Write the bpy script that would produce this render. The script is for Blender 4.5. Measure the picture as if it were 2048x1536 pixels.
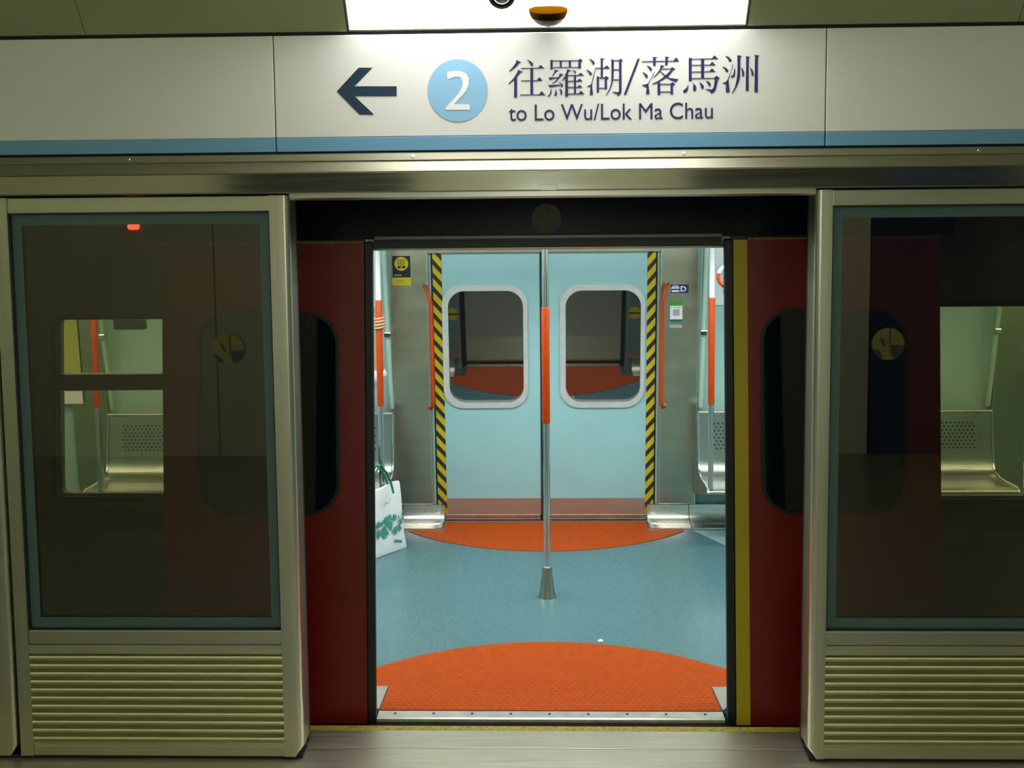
import bpy, bmesh, math, random
from mathutils import Vector, Matrix

for o in list(bpy.data.objects):
    bpy.data.objects.remove(o)
SC = bpy.context.scene
COL = SC.collection

# ------------------------------------------------------------------ camera
F_PX, CY_PX = 2039.126, 603.291
cam_d = bpy.data.cameras.new('camera')
cam_d.sensor_fit = 'HORIZONTAL'; cam_d.sensor_width = 36.0
cam_d.lens = F_PX / 2048 * 36.0
cam_d.shift_y = (CY_PX - 768) / 2048
cam_d.clip_start = .02; cam_d.clip_end = 60
cam = bpy.data.objects.new('camera', cam_d); COL.objects.link(cam)
YAW, PITCH, ROLL = .0265, .0831, -.0095
fwd = Vector((-math.sin(YAW)*math.cos(PITCH), math.cos(YAW)*math.cos(PITCH), -math.sin(PITCH)))
rgt = Vector((math.cos(YAW), math.sin(YAW), 0)); up = rgt.cross(fwd)
r2 = rgt*math.cos(ROLL) + up*math.sin(ROLL); u2 = -rgt*math.sin(ROLL) + up*math.cos(ROLL)
CAM = Vector((-.0329, -3.6109, 2.0033))
cam.matrix_world = Matrix(((r2.x, u2.x, -fwd.x, CAM.x), (r2.y, u2.y, -fwd.y, CAM.y), (r2.z, u2.z, -fwd.z, CAM.z), (0, 0, 0, 1)))
SC.camera = cam

# ------------------------------------------------------------------ world, light levels, exposure
w = bpy.data.worlds.new('world'); SC.world = w; w.use_nodes = True
w.node_tree.nodes['Background'].inputs[0].default_value = (.5, .6, .5, 1)
w.node_tree.nodes['Background'].inputs[1].default_value = .004
SC.view_settings.view_transform = 'Standard'; SC.view_settings.look = 'None'
SC.view_settings.exposure = 0.0; SC.view_settings.gamma = 1.0; SC.view_settings.use_curve_mapping = False
SC.cycles.max_bounces = 10; SC.cycles.glossy_bounces = 6; SC.cycles.transparent_max_bounces = 24
SC.cycles.sample_clamp_indirect = 6.0; SC.cycles.caustics_reflective = False; SC.cycles.caustics_refractive = False
COVE = 22.0          # luminous panel above the sign
PLAT = 1.9          # fluorescent fittings over the platform
TRAIN = 20.0         # light strips in the carriage ceiling
# the camera's own flash
fl = bpy.data.lights.new('camera_flash', 'POINT'); fl.energy = 18.0; fl.shadow_soft_size = .012; fl.color = (.85, .9, 1)
flo = bpy.data.objects.new('camera_flash', fl); COL.objects.link(flo); flo.location = CAM + Vector((.03, .05, -.10))

# ------------------------------------------------------------------ materials
def mat(name, color, rough=.5, metal=0., spec=.5, coat=0.):
    m = bpy.data.materials.new(name); m.use_nodes = True
    b = m.node_tree.nodes['Principled BSDF']
    b.inputs['Base Color'].default_value = (*color, 1); b.inputs['Roughness'].default_value = rough
    b.inputs['Metallic'].default_value = metal; b.inputs['Specular IOR Level'].default_value = spec
    b.inputs['Coat Weight'].default_value = coat
    return m
def nodes(m): return m.node_tree.nodes, m.node_tree.links, m.node_tree.nodes['Principled BSDF']
def coords(N, K, scale):
    t = N.new('ShaderNodeTexCoord'); mp = N.new('ShaderNodeMapping'); mp.inputs['Scale'].default_value = scale
    K.new(t.outputs['Object'], mp.inputs['Vector']); return mp.outputs['Vector']
def noisy(m, scale, amt=.12, detail=4, rough_amt=.1, bump=0.):
    """small uneven variation of colour, gloss and relief"""
    N, K, b = nodes(m)
    n = N.new('ShaderNodeTexNoise'); n.inputs['Scale'].default_value = 1; n.inputs['Detail'].default_value = detail
    K.new(coords(N, K, scale), n.inputs['Vector'])
    c = b.inputs['Base Color'].default_value[:3]
    r = N.new('ShaderNodeValToRGB')
    r.color_ramp.elements[0].position = .3; r.color_ramp.elements[1].position = .7
    r.color_ramp.elements[0].color = (*[max(0, x*(1-amt)) for x in c], 1)
    r.color_ramp.elements[1].color = (*[min(1, x*(1+amt)) for x in c], 1)
    K.new(n.outputs['Fac'], r.inputs['Fac']); K.new(r.outputs['Color'], b.inputs['Base Color'])
    if rough_amt:
        q = N.new('ShaderNodeMapRange'); r0 = b.inputs['Roughness'].default_value
        q.inputs['To Min'].default_value = max(.02, r0-rough_amt); q.inputs['To Max'].default_value = min(1, r0+rough_amt)
        K.new(n.outputs['Fac'], q.inputs['Value']); K.new(q.outputs['Result'], b.inputs['Roughness'])
    if bump:
        bp = N.new('ShaderNodeBump'); bp.inputs['Strength'].default_value = bump; bp.inputs['Distance'].default_value = .002
        K.new(n.outputs['Fac'], bp.inputs['Height']); K.new(bp.outputs['Normal'], b.inputs['Normal'])
    return m
def emit(name, color, strength):
    m = bpy.data.materials.new(name); m.use_nodes = True; N = m.node_tree.nodes; K = m.node_tree.links
    N.remove(N['Principled BSDF']); e = N.new('ShaderNodeEmission')
    e.inputs[0].default_value = (*color, 1); e.inputs[1].default_value = strength
    K.new(e.outputs[0], N['Material Output'].inputs[0]); return m
def glass(name, tint, ior=1.5, gloss=1.0):
    m = bpy.data.materials.new(name); m.use_nodes = True; N = m.node_tree.nodes; K = m.node_tree.links
    N.remove(N['Principled BSDF'])
    t = N.new('ShaderNodeBsdfTransparent'); t.inputs[0].default_value = (*tint, 1)
    g = N.new('ShaderNodeBsdfGlossy'); g.inputs['Roughness'].default_value = .0; g.inputs['Color'].default_value = (gloss, gloss, gloss, 1)
    f = N.new('ShaderNodeFresnel'); f.inputs['IOR'].default_value = ior
    x = N.new('ShaderNodeMixShader')
    K.new(f.outputs[0], x.inputs[0]); K.new(t.outputs[0], x.inputs[1]); K.new(g.outputs[0], x.inputs[2])
    K.new(x.outputs[0], N['Material Output'].inputs[0]); return m
def hazard(name, sign):
    m = mat(name, (.6, .45, .0), .35); N, K, b = nodes(m)
    t = N.new('ShaderNodeTexCoord'); s = N.new('ShaderNodeSeparateXYZ'); K.new(t.outputs['Object'], s.inputs[0])
    a = N.new('ShaderNodeMath'); a.operation = 'MULTIPLY'; a.inputs[1].default_value = 1.15*sign; K.new(s.outputs['X'], a.inputs[0])
    c = N.new('ShaderNodeMath'); c.operation = 'ADD'; K.new(a.outputs[0], c.inputs[0]); K.new(s.outputs['Z'], c.inputs[1])
    d = N.new('ShaderNodeMath'); d.operation = 'DIVIDE'; d.inputs[1].default_value = .0868; K.new(c.outputs[0], d.inputs[0])
    e = N.new('ShaderNodeMath'); e.operation = 'FRACT'; K.new(d.outputs[0], e.inputs[0])
    g = N.new('ShaderNodeMath'); g.operation = 'GREATER_THAN'; g.inputs[1].default_value = .44; K.new(e.outputs[0], g.inputs[0])
    x = N.new('ShaderNodeMix'); x.data_type = 'RGBA'
    x.inputs['A'].default_value = (.022, .024, .03, 1); x.inputs['B'].default_value = (.62, .46, .005, 1)
    K.new(g.outputs[0], x.inputs['Factor']); K.new(x.outputs['Result'], b.inputs['Base Color']); return m

M = {}
M['steel'] = noisy(mat('brushed_steel', (.60, .60, .48), .34, 1.), (1.5, 1.5, 40), .06, 4, .05)
M['steel_v'] = noisy(mat('brushed_steel_upright', (.62, .61, .49), .33, 1.), (60, 60, 1.5), .06, 4, .05)
M['header'] = noisy(mat('brushed_header_steel', (.40, .39, .30), .13, 1.), (2, 40, 60), .05, 4, .04)
M['trim'] = noisy(mat('satin_trim_steel', (.50, .49, .39), .34, 1.), (2, 40, 60), .05, 4, .04)
M['louvre'] = noisy(mat('louvre_steel', (.68, .67, .48), .36, 1.), (3, 30, 60), .06, 4, .05)
M['sill_plate'] = noisy(mat('threshold_steel', (.46, .44, .34), .42, .9), (3, 60, 3), .10, 5, .08)
M['alu'] = noisy(mat('aluminium', (.66, .66, .60), .32, 1.), (20, 20, 20), .08, 4, .08)
M['chrome'] = mat('polished_chrome', (.72, .73, .74), .12, 1.)
M['smoked'] = mat('grey_chrome', (.14, .135, .13), .16, 1.)
M['pillar'] = noisy(mat('pillar_steel', (.56, .52, .39), .30, 1.), (3, 3, 9), .10, 3, .07)
M['plinth'] = noisy(mat('plinth_steel', (.74, .74, .69), .28, 1.), (4, 20, 20), .06, 3, .06)
M['seat'] = noisy(mat('seat_steel', (.40, .43, .39), .30, 1.), (6, 6, 6), .06, 3, .05)
M['white_panel'] = noisy(mat('white_enamel', (.80, .80, .78), .42), (2, 2, 2), .02, 2, .04)
M['blue_stripe'] = mat('blue_vinyl', (.16, .38, .60), .42)
M['badge'] = mat('sky_blue_vinyl', (.27, .53, .78), .42)
M['navy'] = mat('navy_vinyl', (.026, .020, .13), .4)
M['arrow'] = mat('dark_teal_vinyl', (.010, .035, .075), .4)
M['white_vinyl'] = mat('white_vinyl', (.85, .85, .85), .45)
M['bulkhead'] = noisy(mat('olive_grey_metal', (.46, .47, .29), .38, .35), (1.2, 3, 3), .08, 3, .06)
M['dark_gap'] = mat('dark_gap', (.012, .010, .022), .5)
M['rubber'] = mat('black_rubber', (.010, .014, .015), .45)
M['black'] = mat('black_paint', (.003, .007, .015), .25, 0., .2)
M['frit'] = mat('teal_grey_enamel', (.085, .15, .15), .35)
M['red'] = noisy(mat('red_paint', (.21, .009, .007), .35), (3, 3, 3), .10, 3, .05)
M['yellow'] = mat('yellow_paint', (.60, .44, .01), .4)
M['dirty_yellow'] = noisy(mat('worn_yellow_paint', (.28, .22, .012), .6), (60, 60, 60), .45, 5, .1)
M['mint'] = noisy(mat('mint_laminate', (.34, .59, .60), .36), (3, 3, 3), .03, 3, .05)
M['mint_wall'] = noisy(mat('pale_mint_laminate', (.36, .55, .50), .42), (3, 3, 3), .03, 3, .05)
M['edge_green'] = mat('pale_green_edging', (.42, .60, .46), .4)
M['frame'] = noisy(mat('window_frame_alu', (.66, .68, .66), .40, .35), (20, 20, 20), .05, 3, .06)
M['orange'] = noisy(mat('orange_coating', (.55, .058, .003), .38, 0., .3), (120, 120, 120), .25, 3, .08, .3)
M['orange_mat'] = noisy(mat('orange_rubber', (.43, .062, .0015), .45, 0., .15), (30, 30, 30), .12, 4, .08)
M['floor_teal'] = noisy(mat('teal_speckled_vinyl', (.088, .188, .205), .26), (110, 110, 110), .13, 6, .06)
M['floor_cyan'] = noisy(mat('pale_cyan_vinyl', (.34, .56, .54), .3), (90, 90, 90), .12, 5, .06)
M['kick'] = noisy(mat('kick_plate_steel', (.52, .44, .37), .42, .75), (4, 4, 30), .06, 3, .05)
M['white_enamel'] = mat('gloss_white_and_glare', (.82, .82, .84), .2)  # white of poster and strap ring; on poles it stands for mirrored lamps
M['ceiling_white'] = mat('ceiling_white', (.80, .80, .78), .5)
M['pane_dark'] = mat('dark_window_glass', (.006, .010, .011), .02, 0., 1.)
N_, K_, b_ = nodes(M['pane_dark']); b_.inputs['IOR'].default_value = 1.95
M['leaf_glass'] = mat('black_tinted_glass', (.002, .009, .016), .06, 0., .5)
M['psd_glass'] = glass('screen_glass', (.76, .72, .57), 1.72)
M['train_glass'] = glass('carriage_window_glass', (.88, .85, .75), 1.45)
M['body'] = noisy(mat('carriage_side_metal', (.10, .11, .095), .42, .6), (1, 1, 20), .08, 3, .06)
M['drip'] = mat('dull_rail_metal', (.16, .18, .15), .4, .6)
M['body_dark'] = mat('carriage_band_dark', (.03, .035, .045), .4)
M['plat_floor'] = noisy(mat('grey_granite', (.20, .21, .17), .30), (90, 90, 90), .16, 5, .06)
M['plat_wall'] = noisy(mat('cream_wall_panel', (.74, .75, .60), .45), (2, 2, 2), .04, 3, .05)
M['plat_dark'] = mat('added_dark_panel', (.02, .022, .03), .4)
M['plat_navy'] = mat('navy_wall_panel', (.05, .07, .17), .4)
M['plat_ceiling'] = mat('platform_ceiling', (.55, .56, .38), .6)
M['tunnel'] = mat('tunnel_concrete', (.05, .05, .05), .9)
M['amber'] = mat('amber_lens', (.040, .015, .0002), .6, 0., .0)
M['sticker_yellow'] = mat('yellow_sticker', (.62, .50, .01), .4)
M['dull_yellow'] = mat('dimmed_yellow_sticker', (.075, .072, .005), .5)  # yellow darkened to stand in for the low light on these stickers
M['sticker_black'] = mat('black_sticker', (.008, .010, .016), .4)
M['sign_blue'] = mat('blue_sign_plastic', (.012, .035, .15), .4)
M['sign_green'] = mat('green_sticker', (.03, .36, .025), .4)
M['sign_teal'] = mat('teal_sticker', (.02, .15, .12), .4)
M['sign_grey'] = mat('grey_print', (.42, .42, .43), .5)
M['poster_yellow'] = mat('yellow_green_poster', (.46, .48, .10), .5)
M['skin'] = noisy(mat('skin', (.58, .33, .18), .5), (40, 40, 40), .06, 3, .05)
M['hair'] = mat('black_hair', (.012, .010, .010), .45)
M['shirt'] = noisy(mat('white_cotton', (.78, .78, .76), .8), (50, 50, 50), .04, 4, 0, .2)
M['trousers'] = noisy(mat('navy_cloth', (.03, .035, .06), .8), (60, 60, 60), .1, 4, 0, .2)
M['shoe'] = mat('black_leather', (.015, .014, .014), .35)
M['bag'] = noisy(mat('white_woven_bag', (.90, .92, .90), .42), (14, 14, 14), .05, 4, .08, .35)
M['bag_print'] = mat('teal_print', (.06, .32, .25), .5)
M['bag_handle'] = mat('green_webbing', (.01, .17, .07), .6)
M['paper'] = mat('white_paper', (.8, .8, .8), .7)
M['e_cove'] = emit('cove_diffuser', (1, .99, .95), COVE)
M['e_plat'] = emit('platform_tube', (.93, 1, .50), PLAT)
M['e_plat_wall'] = emit('wall_side_tube', (.94, 1, .52), PLAT*4.2)
M['e_train'] = emit('carriage_tube', (.96, 1, 1), TRAIN)
M['e_red'] = emit('red_indicator', (1, .02, .01), 14)

# ------------------------------------------------------------------ mesh helpers
class MB:
    def __init__(s): s.v = []; s.f = []; s.sm = []
    def add(s, vs, fs, smooth=False):
        n = len(s.v); s.v += [tuple(p) for p in vs]
        for f in fs: s.f.append(tuple(i+n for i in f)); s.sm.append(smooth)
        return s
    def box(s, x0, x1, y0, y1, z0, z1):
        v = [(x, y, z) for x in (x0, x1) for y in (y0, y1) for z in (z0, z1)]
        return s.add(v, [(0, 1, 3, 2), (4, 6, 7, 5), (0, 4, 5, 1), (2, 3, 7, 6), (0, 2, 6, 4), (1, 5, 7, 3)])
    def bbox(s, x0, x1, y0, y1, z0, z1, b=.004, seg=2):
        bm = bmesh.new(); bmesh.ops.create_cube(bm, size=1)
        for v in bm.verts: v.co = Vector(((x0+x1)/2+v.co.x*(x1-x0), (y0+y1)/2+v.co.y*(y1-y0), (z0+z1)/2+v.co.z*(z1-z0)))
        bmesh.ops.bevel(bm, geom=bm.edges[:], offset=b, segments=seg, affect='EDGES', profile=.5)
        bm.verts.index_update(); s.add([v.co[:] for v in bm.verts], [[v.index for v in f.verts] for f in bm.faces]); bm.free(); return s
    def loft(s, rings, cap=True, closed=True, smooth=True):
        n = len(rings[0]); v = [p for r in rings for p in r]; f = []
        for i in range(len(rings)-1):
            for j in range(n if closed else n-1):
                k = (j+1) % n; f.append((i*n+j, i*n+k, (i+1)*n+k, (i+1)*n+j))
        s.add(v, f, smooth)
        if cap and closed:
            s.add(rings[0], [tuple(range(n))[::-1]]); s.add(rings[-1], [tuple(range(n))])
        return s
    def tube(s, path, r, n=14, cap=True):
        path = [Vector(p) for p in path]; rr = r if isinstance(r, (list, tuple)) else [r]*len(path); rings = []
        t0 = (path[1]-path[0]).normalized(); ref = Vector((0, 0, 1)) if abs(t0.z) < .9 else Vector((1, 0, 0)); nx = t0.cross(ref).normalized()
        for i, p in enumerate(path):
            t = (path[min(i+1, len(path)-1)]-path[max(i-1, 0)]).normalized()
            nx = (nx - t*nx.dot(t)).normalized(); ny = t.cross(nx)
            rings.append([p + (nx*math.cos(2*math.pi*k/n) + ny*math.sin(2*math.pi*k/n))*rr[i] for k in range(n)])
        return s.loft(rings, cap)
    def lathe(s, c, prof, n=24):
        c = Vector(c); rings = [[c+Vector((r*math.cos(2*math.pi*k/n), r*math.sin(2*math.pi*k/n), z)) for k in range(n)] for r, z in prof]
        return s.loft(rings)
    def prism(s, pts, y0, y1):
        """outline in (x, z) given depth from y0 to y1"""
        n = len(pts)
        s.add([(x, y0, z) for x, z in pts], [tuple(range(n))]); s.add([(x, y1, z) for x, z in pts], [tuple(range(n))[::-1]])
        return s.add([(x, y0, z) for x, z in pts]+[(x, y1, z) for x, z in pts], [(i, i+n, (i+1) % n+n, (i+1) % n) for i in range(n)])
    def slab(s, pts, z0, z1):
        n = len(pts)
        s.add([(x, y, z1) for x, y in pts], [tuple(range(n))]); s.add([(x, y, z0) for x, y in pts], [tuple(range(n))[::-1]])
        return s.add([(x, y, z0) for x, y in pts]+[(x, y, z1) for x, y in pts], [(i, (i+1) % n, (i+1) % n+n, i+n) for i in range(n)])
    def extrude_x(s, prof, x0, x1, closed=True, smooth=False):
        """profile in (y, z) drawn along x"""
        return s.loft([[(x0, y, z) for y, z in prof], [(x1, y, z) for y, z in prof]], closed, closed, smooth)
    def ring(s, outer, inner, y0, y1):
        n = len(outer)
        v = [(x, y0, z) for x, z in outer]+[(x, y0, z) for x, z in inner]+[(x, y1, z) for x, z in outer]+[(x, y1, z) for x, z in inner]
        f = []
        for i in range(n):
            k = (i+1) % n
            f += [(i, k, n+k, n+i), (2*n+k, 2*n+i, 3*n+i, 3*n+k), (i, 2*n+i, 2*n+k, k), (n+k, 3*n+k, 3*n+i, n+i)]
        return s.add(v, f)
    def holes(s, xs, zs, hole, y0, y1):
        """wall of cells between the x and z lines, left open where hole(xm, zm)"""
        xs, zs = sorted(xs), sorted(zs); nx, nz = len(xs)-1, len(zs)-1
        solid = lambda i, k: 0 <= i < nx and 0 <= k < nz and not hole((xs[i]+xs[i+1])/2, (zs[k]+zs[k+1])/2)
        for i in range(nx):
            for k in range(nz):
                if not solid(i, k): continue
                a, b, c, d = xs[i], xs[i+1], zs[k], zs[k+1]
                s.add([(a, y0, c), (b, y0, c), (b, y0, d), (a, y0, d)], [(0, 1, 2, 3)]); s.add([(a, y1, c), (b, y1, c), (b, y1, d), (a, y1, d)], [(3, 2, 1, 0)])
                if not solid(i-1, k): s.add([(a, y0, c), (a, y0, d), (a, y1, d), (a, y1, c)], [(0, 1, 2, 3)])
                if not solid(i+1, k): s.add([(b, y0, c), (b, y1, c), (b, y1, d), (b, y0, d)], [(0, 1, 2, 3)])
                if not solid(i, k-1): s.add([(a, y0, c), (a, y1, c), (b, y1, c), (b, y0, c)], [(0, 1, 2, 3)])
                if not solid(i, k+1): s.add([(a, y0, d), (b, y0, d), (b, y1, d), (a, y1, d)], [(0, 1, 2, 3)])
        return s
    def xf(s, fn): s.v = [tuple(fn(*p)) for p in s.v]; return s
    def build(s, name, m, parent=None):
        V = [Vector(p) for p in s.v]
        lo = Vector([min(p[i] for p in V) for i in range(3)]); hi = Vector([max(p[i] for p in V) for i in range(3)])
        org = Vector(((lo.x+hi.x)/2, (lo.y+hi.y)/2, lo.z))
        me = bpy.data.meshes.new(name); me.from_pydata([p-org for p in V], [], s.f)
        for p, q in zip(me.polygons, s.sm): p.use_smooth = q
        bm = bmesh.new(); bm.from_mesh(me); bmesh.ops.remove_doubles(bm, verts=bm.verts, dist=1e-5)
        bmesh.ops.recalc_face_normals(bm, faces=bm.faces); bm.to_mesh(me); bm.free()
        if any(s.sm): me.set_sharp_from_angle(angle=math.radians(38))
        me.materials.append(M[m] if isinstance(m, str) else m)
        o = bpy.data.objects.new(name, me); COL.objects.link(o); o.location = org
        if parent is not None:
            base = parent.location.copy(); q = parent.parent
            while q is not None: base += q.location; q = q.parent
            o.parent = parent; o.location = org - base
        return o
def rrect(x0, x1, z0, z1, r, n=6):
    p = []
    for cx, cz, a in ((x1-r, z0+r, -90), (x1-r, z1-r, 0), (x0+r, z1-r, 90), (x0+r, z0+r, 180)):
        for i in range(n+1):
            t = math.radians(a+90*i/n); p.append((cx+r*math.cos(t), cz+r*math.sin(t)))
    return p
def disc(cx, cz, r, n=32): return [(cx+r*math.cos(2*math.pi*i/n), cz+r*math.sin(2*math.pi*i/n)) for i in range(n)]
def tag(o, label, cat, group=None, kind=None):
    if label: o['label'] = label
    if cat: o['category'] = cat
    if group: o['group'] = group
    if kind: o['kind'] = kind
    return o
def thing(name, loc, label, cat, group=None):
    o = bpy.data.objects.new(name, None); o.empty_display_size = .1; COL.objects.link(o); o.location = loc
    return tag(o, label, cat, group)
def struct(o): o['kind'] = 'structure'; return o
def text(body, x, z, size, y, name, m, parent, width=None, xf=None, depth=.0006, weight=0.):
    cu = bpy.data.curves.new(name, 'FONT'); cu.body = body; cu.size = size; cu.extrude = depth; cu.offset = weight
    tmp = bpy.data.objects.new(name, cu); COL.objects.link(tmp)
    dg = bpy.context.evaluated_depsgraph_get(); me = bpy.data.meshes.new_from_object(tmp.evaluated_get(dg))
    bpy.data.objects.remove(tmp); bpy.data.curves.remove(cu)
    xs = [v.co.x for v in me.vertices]; k = (width/(max(xs)-min(xs))) if width else 1.; x_0 = min(xs)
    P = [(x+(v.co.x-x_0)*k, y-depth-v.co.z, z+v.co.y) for v in me.vertices]; F = [tuple(p.vertices) for p in me.polygons]
    bpy.data.meshes.remove(me)
    spans = sorted((min(P[i][0] for i in f), max(P[i][0] for i in f)) for f in F); cuts = []; hi = spans[0][1]
    for a, c in spans:                                  # a blank wider than a third of the letter height parts two words
        if a-hi > size*.16: cuts.append((a+hi)/2)
        hi = max(hi, c)
    out = None
    for w_ in range(len(cuts)+1):
        fs = [f for f in F if sum(P[f[0]][0] > c for c in cuts) == w_]; ids = sorted({i for f in fs for i in f}); mp = {i: n for n, i in enumerate(ids)}
        b = MB(); b.add([P[i] for i in ids], [tuple(mp[i] for i in f) for f in fs])
        if xf: b.xf(xf)
        out = b.build(name, m, parent)
    return out

# the carriage stands with its sides leaning inwards; d = distance into the carriage from the outer face
ZT, YN, YF, LEAN = -.01, .334, 3.015, .0808
def near(x, d, z): return (x, YN + LEAN*(z-ZT) + d, z)
def far(x, d, z): return (x, YF - LEAN*(z-ZT) - d, z)

# ================================================================== PLATFORM SETTING
struct(MB().box(-6, 6, -4.8, -.36, -.3, 0).build('floor', 'plat_floor'))
b = MB()
xs = [-6, -4.6, -2.75, -.95, .95, 2.70]
for a, c in zip(xs, xs[1:]): b.box(a+.006, c-.006, -4.86, -4.8, .0, 3.5)
b.box(4.0, 6, -4.86, -4.8, 0, 3.5); b.box(-6, 6, -4.95, -4.87, 0, 3.5)
struct(b.build('wall_back', 'plat_wall'))
struct(MB().box(-2.6, -1.05, -4.80, -4.79, 2.06, 2.75).box(1.18, 2.69, -4.80, -4.79, 2.06, 2.75).build('wall_back_added_band', 'plat_dark'))  # unseen dark panels added so the header steel mirrors darker at its sides
struct(MB().box(2.71, 3.99, -4.86, -4.81, .0, 3.5).build('wall_back_recess', 'plat_navy'))
struct(MB().box(-6, 6, -4.95, -.55, 3.5, 3.56).build('ceiling', 'plat_ceiling'))
struct(MB().box(-6.06, -6, -4.95, .2, -.3, 3.56).build('wall_left', 'plat_wall'))
struct(MB().box(6, 6.06, -4.95, .2, -.3, 3.56).build('wall_right', 'plat_wall'))
struct(MB().box(-6, 6, -.36, .24, -.9, -.012).build('platform_edge', 'tunnel'))
struct(MB().box(-7, 7, 4.6, 4.7, -1, 3.6).build('wall_tunnel', 'tunnel'))
struct(MB().box(-7, 7, .24, 4.6, -1.0, -.95).build('floor_tunnel', 'tunnel'))
struct(MB().box(-7, 7, .0, 4.6, 3.5, 3.6).build('ceiling_tunnel', 'tunnel'))
# fluorescent fittings over the platform, behind the photographer
for y, n in ((-2.3, 2), (-3.9, 1)):
    for x in (-4.2, -2.1, 0, 2.1, 4.2):
        t = thing('ceiling_light', (x, y, 3.46), 'fluorescent fitting in the platform ceiling behind the camera', 'light', 'platform ceiling lights')
        MB().box(x-.75, x+.75, y-.11, y+.11, 3.46, 3.50).build('housing', 'plat_ceiling', t)
        MB().box(x-.72, x+.72, y-.08, y+.08, 3.452, 3.46).build('diffuser', 'e_plat' if n == 2 else 'e_plat_wall', t)

# sloping bulkhead above the sign
SL = .70
def slope(x, d, z): return (x, -SL*(z-2.655) + d, z)     # d = depth behind its face
LX0, LX1, LZ1 = -.69, .69, 3.22
for nm, a, c in (('wall_upper_left', -6, LX0-.006), ('wall_upper_right', LX1+.006, 6)):
    b = MB(); e = [a, c] if nm.endswith('left') else [a, c]
    cuts = [-6, -4.8, -2.88, -1.62, LX0-.006] if a < 0 else [LX1+.006, 1.62, 2.88, 4.8, 6]
    for p, q in zip(cuts, cuts[1:]): b.box(p+.0012, q-.0012, 0, .02, 2.655, 3.51)
    struct(b.xf(slope).build(nm, 'bulkhead'))
struct(MB().box(LX0-.006, LX1+.006, 0, .02, LZ1+.006, 3.51).xf(slope).build('wall_upper', 'bulkhead'))
struct(MB().box(-6, 6, .03, .06, 2.655, 3.51).xf(slope).build('wall_upper_backing', 'tunnel'))
t = thing('luminous_panel', (0, -.2, 2.66), 'large glowing white light panel in the sloping bulkhead above the direction sign', 'light')
MB().box(LX0+.004, LX1-.004, .008, .014, 2.659, LZ1-.004).xf(slope).build('diffuser', 'e_cove', t)
b = MB(); b.box(LX0, LX0+.004, 0, .026, 2.657, LZ1).box(LX1-.004, LX1, 0, .026, 2.657, LZ1).box(LX0+.004, LX1-.004, 0, .026, 2.657, 2.659).box(LX0+.004, LX1-.004, 0, .026, LZ1-.004, LZ1)
b.xf(slope).build('frame', 'bulkhead', t)

# amber lamp in a chrome bowl and the round camera housing, both fixed to the luminous panel
def basis(c, ax):
    ax = Vector(ax).normalized(); e1 = Vector((1, 0, 0)); e2 = ax.cross(e1).normalized(); c = Vector(c)
    return lambda x, y, z: tuple(c + e1*x + e2*y + ax*z)
lc = (.006, -.072, 2.700)
t = thing('indicator_lamp', lc, 'chrome bowl lamp with amber lens on the glowing panel above the sign', 'lamp')
f = basis(lc, (0, -.40, .92))
MB().lathe((0, 0, 0), [(.0, -.052), (.014, -.051), (.032, -.046), (.048, -.036), (.057, -.025), (.0595, -.0205), (.055, -.020), (.0, -.020)], 36).xf(f).build('bowl', 'smoked', t)
MB().lathe((0, 0, 0), [(.0585, -.0198), (.063, -.012), (.066, -.002), (.0665, .004), (.060, .007), (.030, .009), (.0, .010)], 36).xf(f).build('lens', 'amber', t)
MB().tube([(.006, -.045, 2.700), (.006, -.075, 2.690)], .010).build('bracket', 'chrome', t)
cc = (-.152, -.062, 2.757)
t = thing('camera_housing', cc, 'round grey camera housing with dark lens, cut off by the top edge of the photo', 'camera')
f = basis(cc, (0, -.82, -.57))
MB().lathe((0, 0, 0), [(.049, -.02), (.050, .004), (.046, .012), (.036, .014), (.033, .006)], 32).xf(f).build('bezel', 'smoked', t)
MB().lathe((0, 0, 0), [(.034, .004), (.030, .014), (.018, .021), (.0, .024)], 32).xf(f).build('lens', 'pane_dark', t)

# ================================================================== SIGN BAND AND HEADER
struct(MB().box(-6, 6, .022, .24, 2.10, 2.66).build('trim_1', 'dark_gap'))
def fascia(x0, x1, name, label, cat):
    t = thing(name, ((x0+x1)/2, 0, 2.238), label, cat)
    MB().bbox(x0, x1, -.008, .020, 2.2875, 2.640, .002).build('panel', 'white_panel', t)
    MB().bbox(x0, x1, -.008, .020, 2.238, 2.2870, .002).build('stripe', 'blue_stripe', t)
    return t
fascia(-2.872, -.9572, 'fascia_panel', 'blank white fascia panel with blue lower stripe, left of the direction sign', 'panel')
fascia(.9672, 2.882, 'fascia_panel', 'blank white fascia panel with blue lower stripe, right of the direction sign', 'panel')
sg = fascia(-.9532, .9632, 'direction_sign', 'white direction sign with black arrow, blue number two badge and place names', 'sign')
def mm(flat): return [(flat[i]/1e4, flat[i+1]/1e4) for i in range(0, len(flat), 2)]
SY = -.0085
MB().prism(mm([-7350, 24470, -6566, 25272, -6084, 25266, -6726, 24635, -5242, 24616, -5249, 24280, -6733, 24299, -6060, 23648, -6566, 23655]), SY-.0006, SY).build('arrow', 'arrow', sg)
bd = MB().prism([(-.311+.105*math.cos(i*math.pi/32), 2.444+.108*math.sin(i*math.pi/32)) for i in range(64)], SY-.0006, SY).build('badge', 'badge', sg)
MB().prism(mm([-3481, 25066, -3306, 25112, -3045, 25117, -2813, 25029, -2714, 24856, -2732, 24613, -2822, 24413, -3058, 24158, -3250, 23965, -2711, 23959, -2683, 23867, -2714, 23766, -3530, 23776, -3543, 23863, -3233, 24160, -3025, 24416, -2935, 24615, -2939, 24787, -3019, 24903, -3193, 24919, -3456, 24822]), SY-.0014, SY-.0007).build('numeral', 'white_vinyl', bd)
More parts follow.
